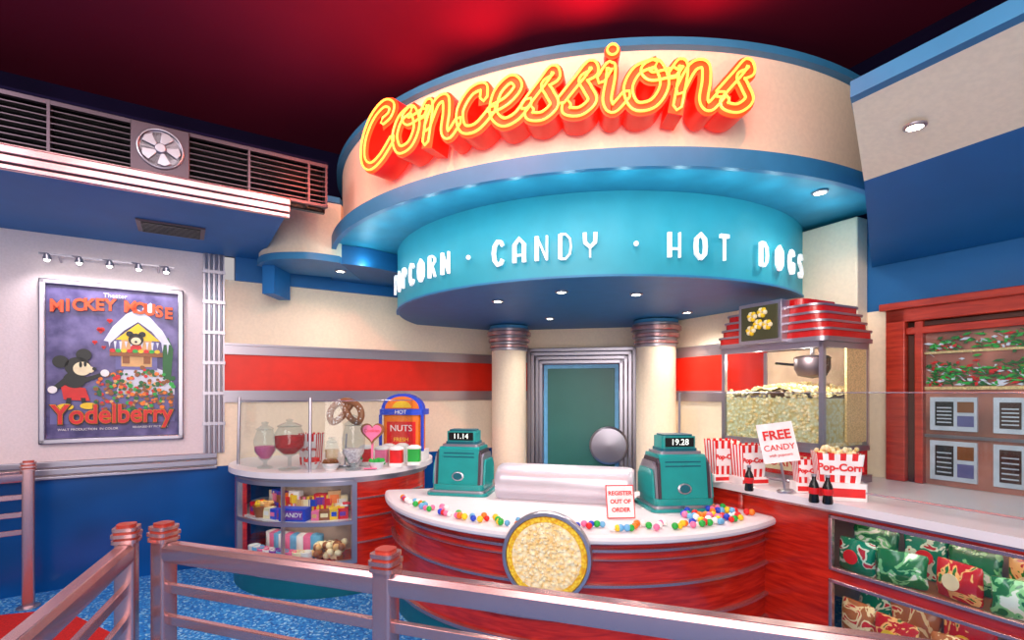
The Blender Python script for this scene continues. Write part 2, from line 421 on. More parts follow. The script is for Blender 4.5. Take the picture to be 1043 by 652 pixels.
# right bulkhead
def bpnt(X0,d): return (X0-.52*d,d)
prof=[(2.64,2.96,866),(2.64,2.89,866),(2.70,2.89,868),(3.3,2.73,880),(4.64,2.53,888),(4.64,2.96,890)]
vs=[]
for X0,z,px in prof:
    d=X0/((px-CX)/F+.52); p=bpnt(X0,d); vs.append((p[0],p[1],z))
for X0,z,px in prof:
    p=bpnt(X0,.4); vs.append((p[0],p[1],z))
m=MB(); n=6
m.add(vs,[(0,1,7,6),(1,2,8,7)],RIMB); m.add(vs,[(2,3,9,8)],CREAM); m.add(vs,[(3,4,10,9)],SOFB); m.add(vs,[(4,5,11,10),(5,0,6,11)],NAVY); m.add(vs,[(0,1,2,3,4,5),(6,7,8,9,10,11)],RIMB)
m.build('ceiling_bulkhead')
def downlight(x,y,z,power=12,r=.034,col=(1,.92,.84)):
    m=MB(TR((x,y,z))); m.lathe([(r*1.5,0),(r*1.5,-.008),(r*1.05,-.012),(r,-.004)],CHR,n=20); m.lathe([(.0001,-.006),(r,-.006)],LAMP,n=20)
    m.build('recessed_downlight')
    if power:
        l=bpy.data.lights.new('downlight','SPOT'); l.energy=power; l.spot_size=math.radians(145); l.spot_blend=.8; l.shadow_soft_size=.05; l.color=col
        o=bpy.data.objects.new('downlight_lamp',l); S.collection.objects.link(o); o.location=(x,y,z-.03)
for px,d in((507,4.3),(572,3.9),(648,4.0),(700,4.9),(560,5.3)):
    x,y=XY(px,d); downlight(x,y,2.374,40)
for px,d,z in((347,4.85,2.758),(835,3.4,2.938)):
    x,y=XY(px,d); downlight(x,y,z,14)
d=3.0/((932-CX)/F+.52); p=bpnt(3.0,d); downlight(p[0],p[1],2.80,10,r=.03)
for i in range(15):
    ph=-72+i*8.6; f_=ring(bx,by,2.25,ph)
    l=bpy.data.lights.new('cove_lamp','POINT'); l.energy=1.05; l.color=(.6,.95,1); l.shadow_soft_size=0
    o=bpy.data.objects.new('cove_lamp',l); S.collection.objects.link(o); o.location=(f_.o.x,f_.o.y,2.78)
# ------------------------------------------------------------ neon sign
GL={
'C':(1.3,[[(.86,1.0),(1.1,1.08),(1.16,1.3),(.85,1.46),(.38,1.25),(.06,.75),(.08,.2),(.42,-.08),(.85,.04),(1.24,.4)]]),
'o':(.92,[[(.5,.98),(.18,.82),(.04,.42),(.22,.03),(.58,.08),(.76,.5),(.58,.95),(.35,.85),(.5,.68),(.95,.78)]]),
'n':(1.0,[[(-.02,.7),(.14,.98),(.2,.75),(.14,.0)],[(.16,.35),(.38,.88),(.62,.94),(.68,.6),(.66,.15),(.8,.0),(1.02,.28)]]),
'c':(.8,[[(.62,.7),(.58,.96),(.28,.9),(.05,.5),(.16,.06),(.5,.02),(.85,.36)]]),
'e':(.8,[[(.02,.36),(.38,.5),(.6,.78),(.42,.99),(.14,.74),(.08,.28),(.32,.0),(.62,.08),(.86,.38)]]),
's':(.78,[[(-.02,.3),(.3,.75),(.52,1.05),(.6,.86),(.4,.72),(.5,.5),(.62,.22),(.4,.0),(.12,.04),(.1,.2)]]),
'i':(.5,[[(-.02,.68),(.14,.98),(.17,.7),(.14,.2),(.28,.0),(.52,.3)]]),
}
word='Concessions'; tot=sum(GL[c][0] for c in word)
ph0,ph1=-43.4,9.6; Rs=2.62+.2
arcl=math.radians(ph1-ph0)*Rs; U=arcl/(tot+.2); UV=.24; zb=3.15
def smap(u,v,dr):
    ph=math.radians(ph0)+u/Rs
    r=Rs+dr
    return Vector((cx+r*math.sin(ph),cy-r*math.cos(ph),zb+v))
def offs(P,w):
    out=[]
    for i in range(len(P)):
        t=P[min(i+1,len(P)-1)]-P[max(i-1,0)]; t.normalize(); out.append(P[i]+Vector((-t.y,t.x,0))*w)
    return out
g=group('neon_concessions_sign',smap(arcl/2,0,0))
mc=MB(); mn=MB(); pen=.05
for ch in word:
    adv,strokes=GL[ch]
    st=[catmull([(a,b,0) for a,b in s_],7) for s_ in strokes]
    if ch=='i': st.append(None)
    for P in st:
        if P is None:
            c0=Vector(((pen+.16+.08*1.34)*U,1.34*UV,0))
            R1=.044; n=20
            P2=[c0+Vector((math.cos(2*math.pi*k/n),math.sin(2*math.pi*k/n),0))*R1 for k in range(n)]
            vs=[smap(p.x,p.y,0) for p in P2]+[smap(p.x,p.y,-.15) for p in P2]
            mc.add(vs,[tuple(range(n))],SFACE); mc.add(vs,[(k,(k+1)%n,(k+1)%n+n,k+n) for k in range(n)],REDL)
            mn.tube([smap(c0.x+(p.x-c0.x)*.65,c0.y+(p.y-c0.y)*.65,.02) for p in P2],.007,NEON,6,closed=True)
            continue
        P=[Vector(((p.x+pen+.08*p.y)*U,p.y*UV,0)) for p in P]
        t0=(P[0]-P[1]).normalized(); t1=(P[-1]-P[-2]).normalized()
        w=.042
        E=[P[0]+t0*w*.8]+P+[P[-1]+t1*w*.8]
        A=offs(E,w);B=offs(E,-w); n=len(E)
        vs=[smap(p.x,p.y,0) for p in A]+[smap(p.x,p.y,0) for p in B]+[smap(p.x,p.y-.0,-.16) for p in A]+[smap(p.x,p.y,-.16) for p in B]
        mc.add(vs,[(i,i+1,n+i+1,n+i) for i in range(n-1)],SFACE)
        fs=[(i,2*n+i,2*n+i+1,i+1) for i in range(n-1)]+[(n+i,n+i+1,3*n+i+1,3*n+i) for i in range(n-1)]+[(0,n,3*n,2*n),(n-1,2*n-1,4*n-1,3*n-1)]+[(2*n+i,3*n+i,3*n+i+1,2*n+i+1) for i in range(n-1)]
        mc.add(vs,fs,REDL)
        w2=.023
        loop=offs(P,w2)+[P[-1]+t1*w2]+offs(P,-w2)[::-1]+[P[0]+t0*w2]
        mn.tube([smap(p.x,p.y,.02) for p in loop],.0075,NEON,6,closed=True)
    pen+=adv
mc.build('channel_letters',g,recalc=False); mn.build('neon_tubes',g)
mm=MB()
for k in range(14):
    u=arcl*(k+.5)/14; mm.tube([smap(u,.12,-.15),smap(u,.12,-.2)],.012,CHRD,6)
mm.build('standoffs',g)
for k in range(11):
    p=smap(arcl*(k-.5)/10,.14,.25)
    l=bpy.data.lights.new('neon_glow','POINT'); l.energy=5.5; l.color=(1,.2,.09); l.shadow_soft_size=0
    o=bpy.data.objects.new('neon_glow_lamp',l); S.collection.objects.link(o); o.location=p
# ------------------------------------------------------------ menu lettering
DL={
'P':[[(.0,0),(.0,1)],[(0,1),(.3,1),(.5,.85),(.5,.72),(.3,.58),(0,.58)]],
'O':[[(.25,0),(.03,.2),(0,.5),(.03,.8),(.25,1),(.47,.8),(.5,.5),(.47,.2),(.25,0)]],
'C':[[(.5,.78),(.4,.96),(.22,1),(.05,.8),(0,.5),(.05,.2),(.22,0),(.4,.04),(.5,.22)]],
'R':[[(0,0),(0,1)],[(0,1),(.3,1),(.5,.85),(.5,.72),(.3,.58),(0,.58)],[(.22,.58),(.52,0)]],
'N':[[(0,0),(0,1)],[(0,1),(.5,0)],[(.5,0),(.5,1)]],
'A':[[(0,0),(.0,.75),(.25,1),(.5,.75),(.5,0)],[(0,.3),(.5,.3)]],
'D':[[(0,0),(0,1)],[(0,1),(.25,1),(.46,.8),(.5,.5),(.46,.2),(.25,0),(0,0)]],
'Y':[[(0,1),(.02,.6),(.25,.42),(.48,.6),(.5,1)],[(.25,.42),(.25,0)]],
'H':[[(0,0),(0,1)],[(.5,0),(.5,1)],[(0,.35),(.5,.35)]],
'T':[[(0,1),(.5,1)],[(.25,0),(.25,1)]],
'G':[[(.5,.78),(.4,.96),(.22,1),(.05,.8),(0,.5),(.05,.2),(.22,0),(.42,.04),(.5,.2),(.5,.42),(.28,.42)]],
'S':[[(.48,.82),(.36,.98),(.14,.98),(.02,.82),(.04,.64),(.44,.38),(.5,.2),(.38,.02),(.12,.02),(0,.18)]],
}
m=MB()
hL=.165; zl=2.49
def put(ch,ph):
    fr=ring(bx,by,br+.035,ph)
    for si,st in enumerate(DL[ch]):
        P=[Vector(((a-.25)*hL*.85,b*hL,0)) for a,b in st]
        w=.013 if si==0 else .0065
        n=len(P)
        L_=[];R_=[]
        for i in range(n):
            t=(P[min(i+1,n-1)]-P[max(i-1,0)]).normalized(); q=Vector((-t.y,t.x,0))*w
            L_.append(P[i]+q);R_.append(P[i]-q)
        vs=[(p.x,0,zl+p.y) for p in L_]+[(p.x,0,zl+p.y) for p in R_]+[(p.x,.02,zl+p.y) for p in L_]+[(p.x,.02,zl+p.y) for p in R_]
        fs=[(i,i+1,n+i+1,n+i) for i in range(n-1)]+[(2*n+i,3*n+i,3*n+i+1,2*n+i+1) for i in range(n-1)]+[(i,2*n+i,2*n+i+1,i+1) for i in range(n-1)]+[(n+i,n+i+1,3*n+i+1,3*n+i) for i in range(n-1)]+[(0,n,3*n,2*n),(n-1,2*n-1,4*n-1,3*n-1)]
        m.add(vs,fs,LET,fr.M)
def word_(w,a,b):
    k=len(w)
    for i,ch in enumerate(w):
        if ch!=' ': put(ch,a+(b-a)*i/(k-1))
word_('POPCORN',-69,-41); word_('CANDY',-27,-8.5); word_('HOT DOGS',7.5,45)
for ph in(-34,0): m.sph((0,-.01,zl+hL*.5),.018,LET,12,T=ring(bx,by,br+.03,ph).M)
m.build('menu_lettering_sign')
# ------------------------------------------------------------ centre counter
ox,oy,R=.57,4.43,1.62
g=group('round_checkout_counter',(ox,oy,0))
m=MB()
m.arc(ox,oy,[(.05,.755),(R-.02,.755),(R,.765),(R+.005,.782),(R,.8),(R-.02,.81),(.05,.81)],-80,50,WHITE,90)
m.build('top',g,ang=25)
m=MB(); m.arc(ox,oy,[(R-.07,.14),(R-.07,.755),(R-.17,.755),(R-.17,.14)],-79,50,WOOD,90); m.build('wood_front',g,ang=30)
m=MB(); m.arc(ox,oy,[(R-.06,.0),(R-.06,.14),(R-.3,.14),(R-.3,.0)],-79,50,TEALD,90); m.build('toe_kick',g,ang=30)
m=MB()
for z,h in((.70,.022),(.655,.01),(.50,.022),(.30,.022),(.145,.03)): m.arc(ox,oy,[(R-.069,z),(R-.045,z+.003),(R-.045,z+h-.003),(R-.069,z+h)],-79,50,CHRP,90)
for p in (-45,20): m.box(-.003,.003,-.03+.052,.02,.15,.75,WOOD,ring(ox,oy,R-.05,p).M)
m.build('chrome_bands',g,ang=30)
fr=ring(ox,oy,R+.035,-13.2)
m=MB(fr.M); T0=TR((0,0,.695))@RX(90)
m.lathe([(.25,-.02),(.25,.02),(.245,.03),(.228,.03),(.225,.015)],CHR,n=48,T=T0)
m.lathe([(.0,.015),(.195,.016),(.196,.02)],POP,n=48,T=T0); m.lathe([(.19,.016),(.195,.024),(.222,.024),(.226,.015)],CORNB,n=48,T=T0)
m.lathe([(.0,-.02),(.25,-.02)],CHRD,n=48,T=T0)
for k in range(330):
    a=random.uniform(0,6.28); r=.188*math.sqrt(random.random()); 
    m.sph((r*math.cos(a),-.022,.695+r*math.sin(a)),random.uniform(.006,.011),POP,6)
m.build('popcorn_medallion')
A=Vector((XY(509,3.93)[0],3.93,.81)); B=Vector((XY(646,3.66)[0],3.66,.81))
fr=Fr((A.x,A.y),(B.x-A.x,B.y-A.y)); Ln=(B-A).length
m=MB(fr.M)
pr=[]
rr=.15
for k in range(25):
    a=math.radians(218-(218+38)*k/24); pr.append((rr*math.cos(a),.81+.11+rr*.95*math.sin(a)))
pr=[(pr[0][0],.812)]+pr+[(pr[-1][0],.812)]
n=len(pr); czm=.9
vs=[]
for xx,sc in((0,.88),(.02,.97),(.05,1),(Ln-.05,1),(Ln-.02,.97),(Ln,.88)):
    vs+=[(xx,y*sc,max(.812,czm+(z-czm)*sc)) for y,z in pr]
fs=[tuple(range(n)),tuple(range(5*n,6*n))[::-1]]
for q in range(5): fs+=[(q*n+i,q*n+(i+1)%n,(q+1)*n+(i+1)%n,(q+1)*n+i) for i in range(n)]
m.add(vs,fs,mat('satin_white_metal',(205,200,210),.3,metal=.35,var=.02))
m.build('round_top_bin_cover',ang=50)
def register(name,px,d,rot,txt,s=1.0):
    x,y=XY(px,d); T=TR((x,y,.811))@RZ(rot)@Matrix.Scale(s,4); m=MB(T)
    m.rbox(-.255,.255,-.21,.2,0,.022,TEAL,.05); m.rbox(-.235,.235,-.19,.19,.022,.04,CHR,.04); m.rbox(-.215,.215,-.17,.18,.04,.085,TEAL,.04)
    pr=[(-.155,.085),(-.12,.37),(-.10,.385),(.14,.385),(.17,.34),(.17,.085)]
    k=len(pr)
    vs=[(-.17,a,b) for a,b in pr]+[(.17,a,b) for a,b in pr]
    m.add(vs,[(i,(i+1)%k,(i+1)%k+k,i+k) for i in range(k)]+[tuple(range(k)),tuple(range(k,2*k))[::-1]],TEAL)
    for sx in(-1,1):
        for w,y0,hh in((.178,-.165,.36),(.196,-.15,.33),(.214,-.135,.28)):
            pr2=[(y0,.085),(y0+.03,hh-.03),(y0+.06,hh),(.12,hh),(.17,hh-.06),(.17,.085)]
            x0_,x1_=sorted((sx*w-.008,sx*w+.008)); k=len(pr2)
            vs=[(x0_,a,b) for a,b in pr2]+[(x1_,a,b) for a,b in pr2]
            m.add(vs,[(i,(i+1)%k,(i+1)%k+k,i+k) for i in range(k)]+[tuple(range(k)),tuple(range(k,2*k))[::-1]],CHR if w>.18 and w<.21 else (CHRD if w<.18 else TEAL))
    m.rbox(-.16,.16,-.09,.13,.385,.405,CHR,.03); m.rbox(-.135,.135,-.075,.12,.405,.425,TEALD,.03)
    m.rbox(-.125,.125,-.065,.11,.425,.51,TEAL,.02); m.box(-.105,.105,-.073,-.064,.436,.5,BLK); m.rbox(-.11,.11,-.05,.1,.51,.522,TEALD,.02)
    m.text(txt,.06,DISP,TR((0,-.076,.468)),.001)
    TT=TR((0,-.147,.15))@RX(84)
    m.lathe([(.0,.0),(.05,.0),(.05,.008),(.042,.012),(.0,.012)],CHR,n=28,T=TT@Matrix.Diagonal((1,.75,1,1))); m.lathe([(.0,.013),(.038,.014)],TEALD,n=28,T=TT@Matrix.Diagonal((1,.75,1,1)))
    for z in(.30,.33): m.box(-.13,.13,-.142+(z-.2)*.12,-.125+(z-.2)*.12,z,z+.01,TEALD)
    m.build(name,bevel=.003)
register('cash_register',472,4.08,-12,'11.14',.95)
register('cash_register',688,3.56,6,'19.28',.96)
x,y=XY(633,3.2); m=MB(TR((x,y,.812))@RZ(4))
def plate(w0,h0,h1,yo,mt):
    f=lambda z:z*.25+yo
    vs=[(-w0,f(h0),h0),(w0,f(h0),h0),(w0,f(h1),h1),(-w0,f(h1),h1)]; vs+=[(a,b+.004,c) for a,b,c in vs]
    m.add(vs,[(0,1,2,3),(4,7,6,5),(0,4,5,1),(1,5,6,2),(2,6,7,3),(3,7,4,0)],mt)
plate(.09,0,.2,0,C['red']); plate(.084,.006,.194,-.002,C['white'])
m.box(-.08,.08,.01,.09,0,.006,C['white'])
for i,t in enumerate(['REGISTER','OUT OF','ORDER']):
    z=.15-i*.05; m.text(t,.036,C['red'],TR((0,z*.25-.004,z))@RX(-14),.001,off=.001)
m.build('register_out_of_order_sign')
m=MB(); cl=[C[k] for k in('red','yellow','blue','green','orange','white','pink','ltblue')]
for i in range(88):
    ph=-64+i*100/88+random.uniform(-.5,.5)
    rr=R-.09-random.choice((0,0,.045,.09))*(1 if ph<20 else 1.4)
    fr=ring(ox,oy,rr,ph); r=random.uniform(.017,.022)
    m.sph((0,0,.811+r),r,random.choice(cl),10,T=fr.M)
for i in range(34):
    ph=22+random.uniform(0,20); rr=R-.1-random.uniform(0,.3); 
    fr=ring(ox,oy,rr,ph); m.sph((0,0,.832),.021,random.choice(cl),10,T=fr.M)
m.build('gumball_border')
# ------------------------------------------------------------ left display counter
lx,ly,lR=-1.65,4.80,.89
g=group('curved_display_counter',(lx,ly,0))
P=roomclip(circ(lx,ly,lR,96),.0)
m=MB(); m.prism(P,.935,.98,WHITE); m.build('top',g,bevel=.008)
pin=roomclip(circ(lx,ly,.84,96),.01); pbk=roomclip(circ(lx,ly,.46,64),.01)
m=MB(); m.prism(pin,.885,.935,CHR); m.prism(roomclip(circ(lx,ly,.85,96)),.0,.16,TEALD); m.prism(pin,.16,.25,WOOD)
m.arc(lx,ly,[(.86,.15),(.86,.175),(.8,.175),(.8,.15)],-75,80,CHR,60); m.build('base',g)
m=MB(); m.prism(pbk,.25,.885,TAN); m.prism(roomclip(circ(lx,ly,.80,96)),.565,.585,WHITE); m.build('shelf',g)
m=MB()
for z in(.872,.555): m.arc(lx,ly,[(.79,z),(.79,z+.008),(.76,z+.008),(.76,z)],-44,26,CASEFILL,30)
m.build('case_fill_strip',g)  # unseen glowing strips added to brighten the goods
m=MB()
m.arc(lx,ly,[(.84,.25),(.84,.885),(.78,.885),(.78,.25)],28,86,WOOD,30)
m.arc(lx,ly,[(.84,.25),(.84,.885),(.78,.885),(.78,.25)],-86,-46,WOOD,20)
m.build('wood_panels',g)
m=MB()
for ph in(-46,28,-9): 
    f_=ring(lx,ly,.85,ph); w=.02 if ph!=-9 else .006
    m.box(-w,w,-.01,.03,.25,.89,CHR,f_.M)
for z in(.25,.56,.872): m.arc(lx,ly,[(.862,z),(.862,z+.03),(.835,z+.03),(.835,z)],-46,28,CHR,30)
for z in(.4,.6,.75): m.arc(lx,ly,[(.852,z),(.852,z+.014),(.835,z+.014),(.835,z)],28,80,CHRP,24)
m.build('chrome_frame',g)
m=MB(); m.arc(lx,ly,[(.835,.28),(.835,.87),(.831,.87),(.831,.28)],-45,27,GLASS,30); m.build('front_glass',g)
g2=group('glass_sneeze_guard',(lx,ly-.8,.98))
m=MB(); m.arc(lx,ly,[(.82,1.0),(.80,1.53),(.794,1.53),(.814,1.0)],-62,78,GLASS,40); m.build('glass',g2)
m=MB()
for ph in(-62,5,78):
    f_=ring(lx,ly,.815,ph); m.tube([f_.M@Vector((0,0,.98)),f_.M@Vector((0,.01,1.56))],.013,CHR,8)
m.tube([ring(lx,ly,.8,-62+i*140/30).M@Vector((0,0,1.535)) for i in range(31)],.005,CHR,6)
m.build('posts',g2)
m=MB(); kk=['red','yellow','tan','cream','blue','purple','red','orange','white','pink','brown','yellow']
for i in range(13):
    ph=-42+i*5.4; f_=ring(lx,ly,.76,ph); h=random.uniform(.06,.13); c=C[kk[i%12]]; w=random.uniform(.03,.042)
    if not(-12<ph<4):
        m.box(-w,w,0,.07,.585,.585+h,c,f_.M@RZ(random.uniform(-20,20))); m.box(-w*.7,w*.7,-.003,0,.585+h*.3,.585+h*.7,C[kk[(i+5)%12]],f_.M)
    h2=random.uniform(.14,.22); f_=ring(lx,ly,.60,ph); m.box(-.05,.05,0,.06,.585,.585+h2,C[kk[(i+3)%12]],f_.M); m.box(-.035,.035,-.003,0,.585+h2*.5,.585+h2*.85,C[kk[(i+8)%12]],f_.M)
f_=ring(lx,ly,.79,-6); m.box(-.11,.11,0,.1,.585,.685,C['blue'],f_.M); m.box(-.09,.09,-.003,0,.6,.67,C['purple'],f_.M); m.text('CANDY',.05,C['white'],f_.M@TR((0,-.005,.635)),.002)
for i in range(10):
    f_=ring(lx,ly,.74,9+i*1.8); m.box(-.03,.03,0,.05,.585+.012*i,.6+.012*i,C[['red','yellow','white'][i%3]],f_.M@RZ(random.uniform(-30,30)))
f_=ring(lx,ly,.72,-33); m.lathe([(.06,0),(.085,.09),(.075,.09),(.055,.01)],C['brown'],(0,0,.585),20,f_.M)
for k in range(16): m.sph((random.uniform(-.05,.05),random.uniform(-.05,.05),.68+random.uniform(0,.02)),.02,C[random.choice(['tan','yellow','red','cream'])],8,T=f_.M)
m.build('candy_box_display',bevel=.003)
m=MB()
for i in range(9):
    ph=-40+i*5.2; f_=ring(lx,ly,.75,ph); c=C[['white','ltblue','pink','white','purple','ltblue','pink','cream','white'][i]]
    m.lathe([(.035,0),(.045,.02),(.048,.09),(.043,.092),(.04,.03)],c,(0,0,.25),16,f_.M)
    m.tube([f_.M@Vector((.045+.03*math.sin(t),0,.295+.028*math.cos(t))) for t in [k*math.pi/8 for k in range(9)]],.006,c,6)
    f_=ring(lx,ly,.6,ph+2); m.lathe([(.04,0),(.06,.03),(.06,.18),(.0,.2)],C[['white','pink','ltblue'][i%3]],(0,0,.25),16,f_.M)
m.build('souvenir_mug_display')
m=MB()
for i in range(40):
    ph=6+random.uniform(0,19); f_=ring(lx,ly,random.uniform(.6,.79),ph); z=.25+.03+random.choice((0,.045,.085))
    m.sph((0,0,z),.03,C[random.choice(['tan','cream','brown','cream'])],10,T=f_.M)
m.build('caramel_apple_pile')
def jar(px,d,h,r,fill,fh,name='candy_jar',stem=.0):
    x,y=XY(px,d); m=MB(TR((x,y,.981)))
    z0=stem
    if stem: m.lathe([(r*.7,0),(r*.7,.01),(.015,.025),(.015,stem-.02),(r*.4,stem)],GLAZE,n=20)
    m.lathe([(r*.45,z0),(r*.95,z0+h*.25),(r,z0+h*.6),(r*.75,z0+h*.85),(r*.7,z0+h*.9)],GLAZE,n=24)
    m.lathe([(r*.78,z0+h*.9),(r*.8,z0+h*.93),(r*.4,z0+h*1.02),(.02,z0+h*1.05),(.03,z0+h*1.12),(.0,z0+h*1.16)],GLAZE,n=24)
    m.lathe([(r*.4,z0+.008),(r*.88,z0+h*.25),(r*.93,z0+h*min(.6,fh)),(0,z0+h*fh*1.06)],fill,n=20)
    m.build(name)
REDC=voro('red_candy',(240,24,30),(185,8,16),70); WHC=voro('white_candy',(250,240,235),(200,180,180),70)
jar(270,4.2,.27,.085,C['pink'],.4,stem=.07); jar(295,4.12,.25,.12,REDC,.6,stem=.12); jar(360,4.1,.34,.09,WHC,.35,stem=.05)
jar(338,4.5,.2,.06,C['tan'],.6); 
def bowl(px,d,r,c,h=.06):
    x,y=XY(px,d); m=MB(TR((x,y,.981)))
    m.lathe([(r*.5,0),(r,h),(r*.94,h),(r*.45,.01)],C['white'],n=24)
    for i in range(30):
        a=random.uniform(0,6.28);q=r*.75*math.sqrt(random.random()); m.sph((q*math.cos(a),q*math.sin(a),h*.85+random.uniform(0,.025)),.018,c,8)
    m.build('candy_dish')
bowl(337,4.08,.08,C['brown']); bowl(361,4.3,.075,C['green']); bowl(384,4.15,.07,C['green']); bowl(318,4.15,.065,C['red'])
m=MB()
for px,d,c in((373,4.38,'red'),(389,4.32,'pink'),(404,4.3,'red'),(396,4.5,'cream'),(422,4.38,'green'),(410,4.55,'white')):
    x,y=XY(px,d); T=TR((x,y,.981)); m.rbox(-.055,.055,-.05,.05,0,.03,C['white'],.01,T=T); m.rbox(-.05,.05,-.045,.045,.03,.14,C[c],.01,T=T); m.lathe([(.06,.14),(.06,.155),(.03,.17),(.0,.172)],C['white'],n=16,T=T)
m.build('sweets_canisters')
def carton(px,d,z,w,h,name='popcorn_carton',rot=0,fill=True,lbl='Pop-Corn',tray=0):
    x,y=XY(px,d); m=MB(TR((x,y,z+tray))@RZ(rot))
    if tray: m.rbox(-w*.55,w*.55,-w*.42,w*.42,-tray,0,C['white'],.01); m.box(-w*.5,w*.5,-w*.425,-w*.42,-tray*.8,-tray*.3,C['red'])
    n=8
    b=w*.42; t=w*.5
    for (ax,ay),(bx_,by_) in (((-1,-1),(1,-1)),((1,-1),(1,1)),((1,1),(-1,1)),((-1,1),(-1,-1))):
        for k in range(n):
            u0=k/n;u1=(k+1)/n
            def L(u,s): return ((ax+(bx_-ax)*u)*s,(ay+(by_-ay)*u)*s*.75)
            q=[L(u0,b),L(u1,b),L(u1,t),L(u0,t)]
            hz=h*(.97+.03*((k+1)%2))
            m.add([(*q[0],0),(*q[1],0),(*q[2],hz),(*q[3],hz)],[(0,1,2,3)],C['red'] if k%2==0 else C['white'])
    m.add([(-t*.95,-t*.7,h*.85),(t*.95,-t*.7,h*.85),(t*.95,t*.7,h*.85),(-t*.95,t*.7,h*.85)],[(0,1,2,3)],POP)
    if fill:
        for i in range(40):
            m.sph((random.uniform(-t,t)*.8,random.uniform(-t,t)*.6,h*.93+random.uniform(-.0,.3)*w*.5),.014,POP,6)
    if lbl:
        m.add([(-w*.42,-w*.345,h*.25),(w*.42,-w*.345,h*.25),(w*.45,-w*.375,h*.75),(-w*.45,-w*.375,h*.75)],[(0,1,2,3)],C['white'])
        m.text(lbl,w*.24,C['red'],TR((0,-w*.38,h*.51)),.001,off=.002)
    m.build(name,recalc=False)
carton(317,4.42,.981,.17,.27,rot=-10,fill=False)
def pretzel(px,d,z,s,tilt=-10):
    x,y=XY(px,d); m=MB(TR((x,y,z))@RX(tilt))
    pts=[(-.35,0,-.9),(-.05,0,-.45),(.3,0,.1),(.75,0,.35),(.95,0,-.1),(.7,0,-.65),(0,0,-.95),(-.7,0,-.65),(-.95,0,-.1),(-.75,0,.35),(-.3,0,.1),(.05,.12,-.45),(.35,.1,-.9)]
    pts=[(a*s,b*s,c*-s) for a,b,c in pts]
    m.tube(catmull(pts,6),.2*s,C['brown'],10)
    for k in range(50):
        p=random.choice(catmull(pts,6)); m.sph((p.x+random.uniform(-.1,.1)*s,p.y-.18*s,p.z+random.uniform(-.1,.1)*s),.006,C['white'],5)
    m.tube([(0,.05,-1.0*s-.0),(0,.05,-z+.981)],.008,CHR,6); m.lathe([(.06,0),(.06,.012),(.01,.02)],CHR,(0,.05,.981-z),16)
    m.build('soft_pretzel_display')
pretzel(352,4.3,1.40,.14)
def heart(px,d,z,s,c,c2,txt):
    x,y=XY(px,d); m=MB(TR((x,y,z))@RX(-8))
    def hp(k_): return [(k_*s*.0625*16*math.sin(t)**3,k_*s*.0625*(13*math.cos(t)-5*math.cos(2*t)-2*math.cos(3*t)-math.cos(4*t))) for t in[2*math.pi*i/36 for i in range(36)]]
    m.flat(hp(1),0,c,.02); m.flat(hp(.8),-.006,c2,.006); m.text(txt,s*.4,C['red'],TR((0,-.008,.1*s)),.001)
    m.box(-.008,.008,.02,.03,.981-z,-.3*s,c2); m.box(-.05,.05,-.02,.06,.981-z,.99-z,c2)
    m.build('heart_cookie_sign')
heart(379,4.15,1.28,.095,C['brown'],C['pink'],'Cookies')
x,y=XY(412,4.66); m=MB(TR((x,y,.981))@RZ(-4))
m.rbox(-.2,.2,-.12,.14,0,.1,C['white'],.03); m.rbox(-.17,.17,-.10,.12,.1,.42,C['orange'],.03); m.box(-.13,.13,-.108,-.1,.13,.36,C['red'])
m.rbox(-.2,.2,-.12,.14,.42,.47,C['blue'],.03)
m.flat([(.19*math.cos(math.pi*k/16),.47+.14*math.sin(math.pi*k/16)) for k in range(17)],-.08,C['blue'],.1)
m.flat([(.155*math.cos(math.pi*k/16),.475+.11*math.sin(math.pi*k/16)) for k in range(17)],-.086,C['orange'],.008)
m.flat([(.085*math.cos(math.pi*k/16),.485+.06*math.sin(math.pi*k/16)) for k in range(17)],-.09,C['yellow'],.008)
m.text('NUTS',.08,C['white'],TR((0,-.112,.3)),.002); m.text('FRESH',.05,C['yellow'],TR((0,-.112,.2)),.002); m.text('HOT',.05,C['white'],TR((0,-.125,.445)),.002)
for sx in(-1,1): m.tube([(sx*.19,-.1,.1),(sx*.19,-.1,.42)],.015,C['blue'],8)
m.build('hot_nut_warmer',bevel=.003)
# ------------------------------------------------------------ right counter
g=group('concession_counter',RW.M@Vector((2.0,-.6,0)))
yf=-1.198
m=MB(RW.M)
poly=[(.75,yf),(4.2,yf),(4.2,-.002),(-.35,-.002),(-.35,-.5),(.55,-1.05)]
m.prism(poly,.935,.98,WHITE); m.build('top',g,bevel=.012)
m=MB(RW.M)
def seg(a,b,z0,z1,mt=WOOD,y0=yf+.05,y1=yf+.07): m.box(a,b,y0,y1,z0,z1,mt)
wa,_=RW.ray(845,yf+.05)
seg(1.15,wa,0,.935); seg(wa,4.2,.9,.935); seg(wa,4.2,.0,.16); seg(wa,4.2,.535,.585)
m.box(1.15,1.17,yf+.05,-.3,0,.935,WOOD)
m.build('wood_front',g)
m=MB(RW.M)
m.box(.6,1.15,yf+.04,-.3,0,.935,WOOD)
m.build('end_panel',g,bevel=.03)
m=MB(RW.M)
wins=[]; s_=wa
while s_<4.1:
    wins.append((s_,s_+.98)); s_+=1.0
for z0,z1 in((.585,.9),(.2,.535)):
    for a,b in wins:
        m.box(a,b,yf+.035,yf+.065,z0,z0+.02,CHRP); m.box(a,b,yf+.035,yf+.065,z1-.02,z1,CHRP)
        m.box(a,a+.02,yf+.035,yf+.065,z0,z1,CHRP); m.box(b-.02,b,yf+.035,yf+.065,z0,z1,CHRP)
m.box(1.15,4.2,yf+.03,yf+.05,.915,.93,CHRP)
m.build('window_frames',g,bevel=.003)
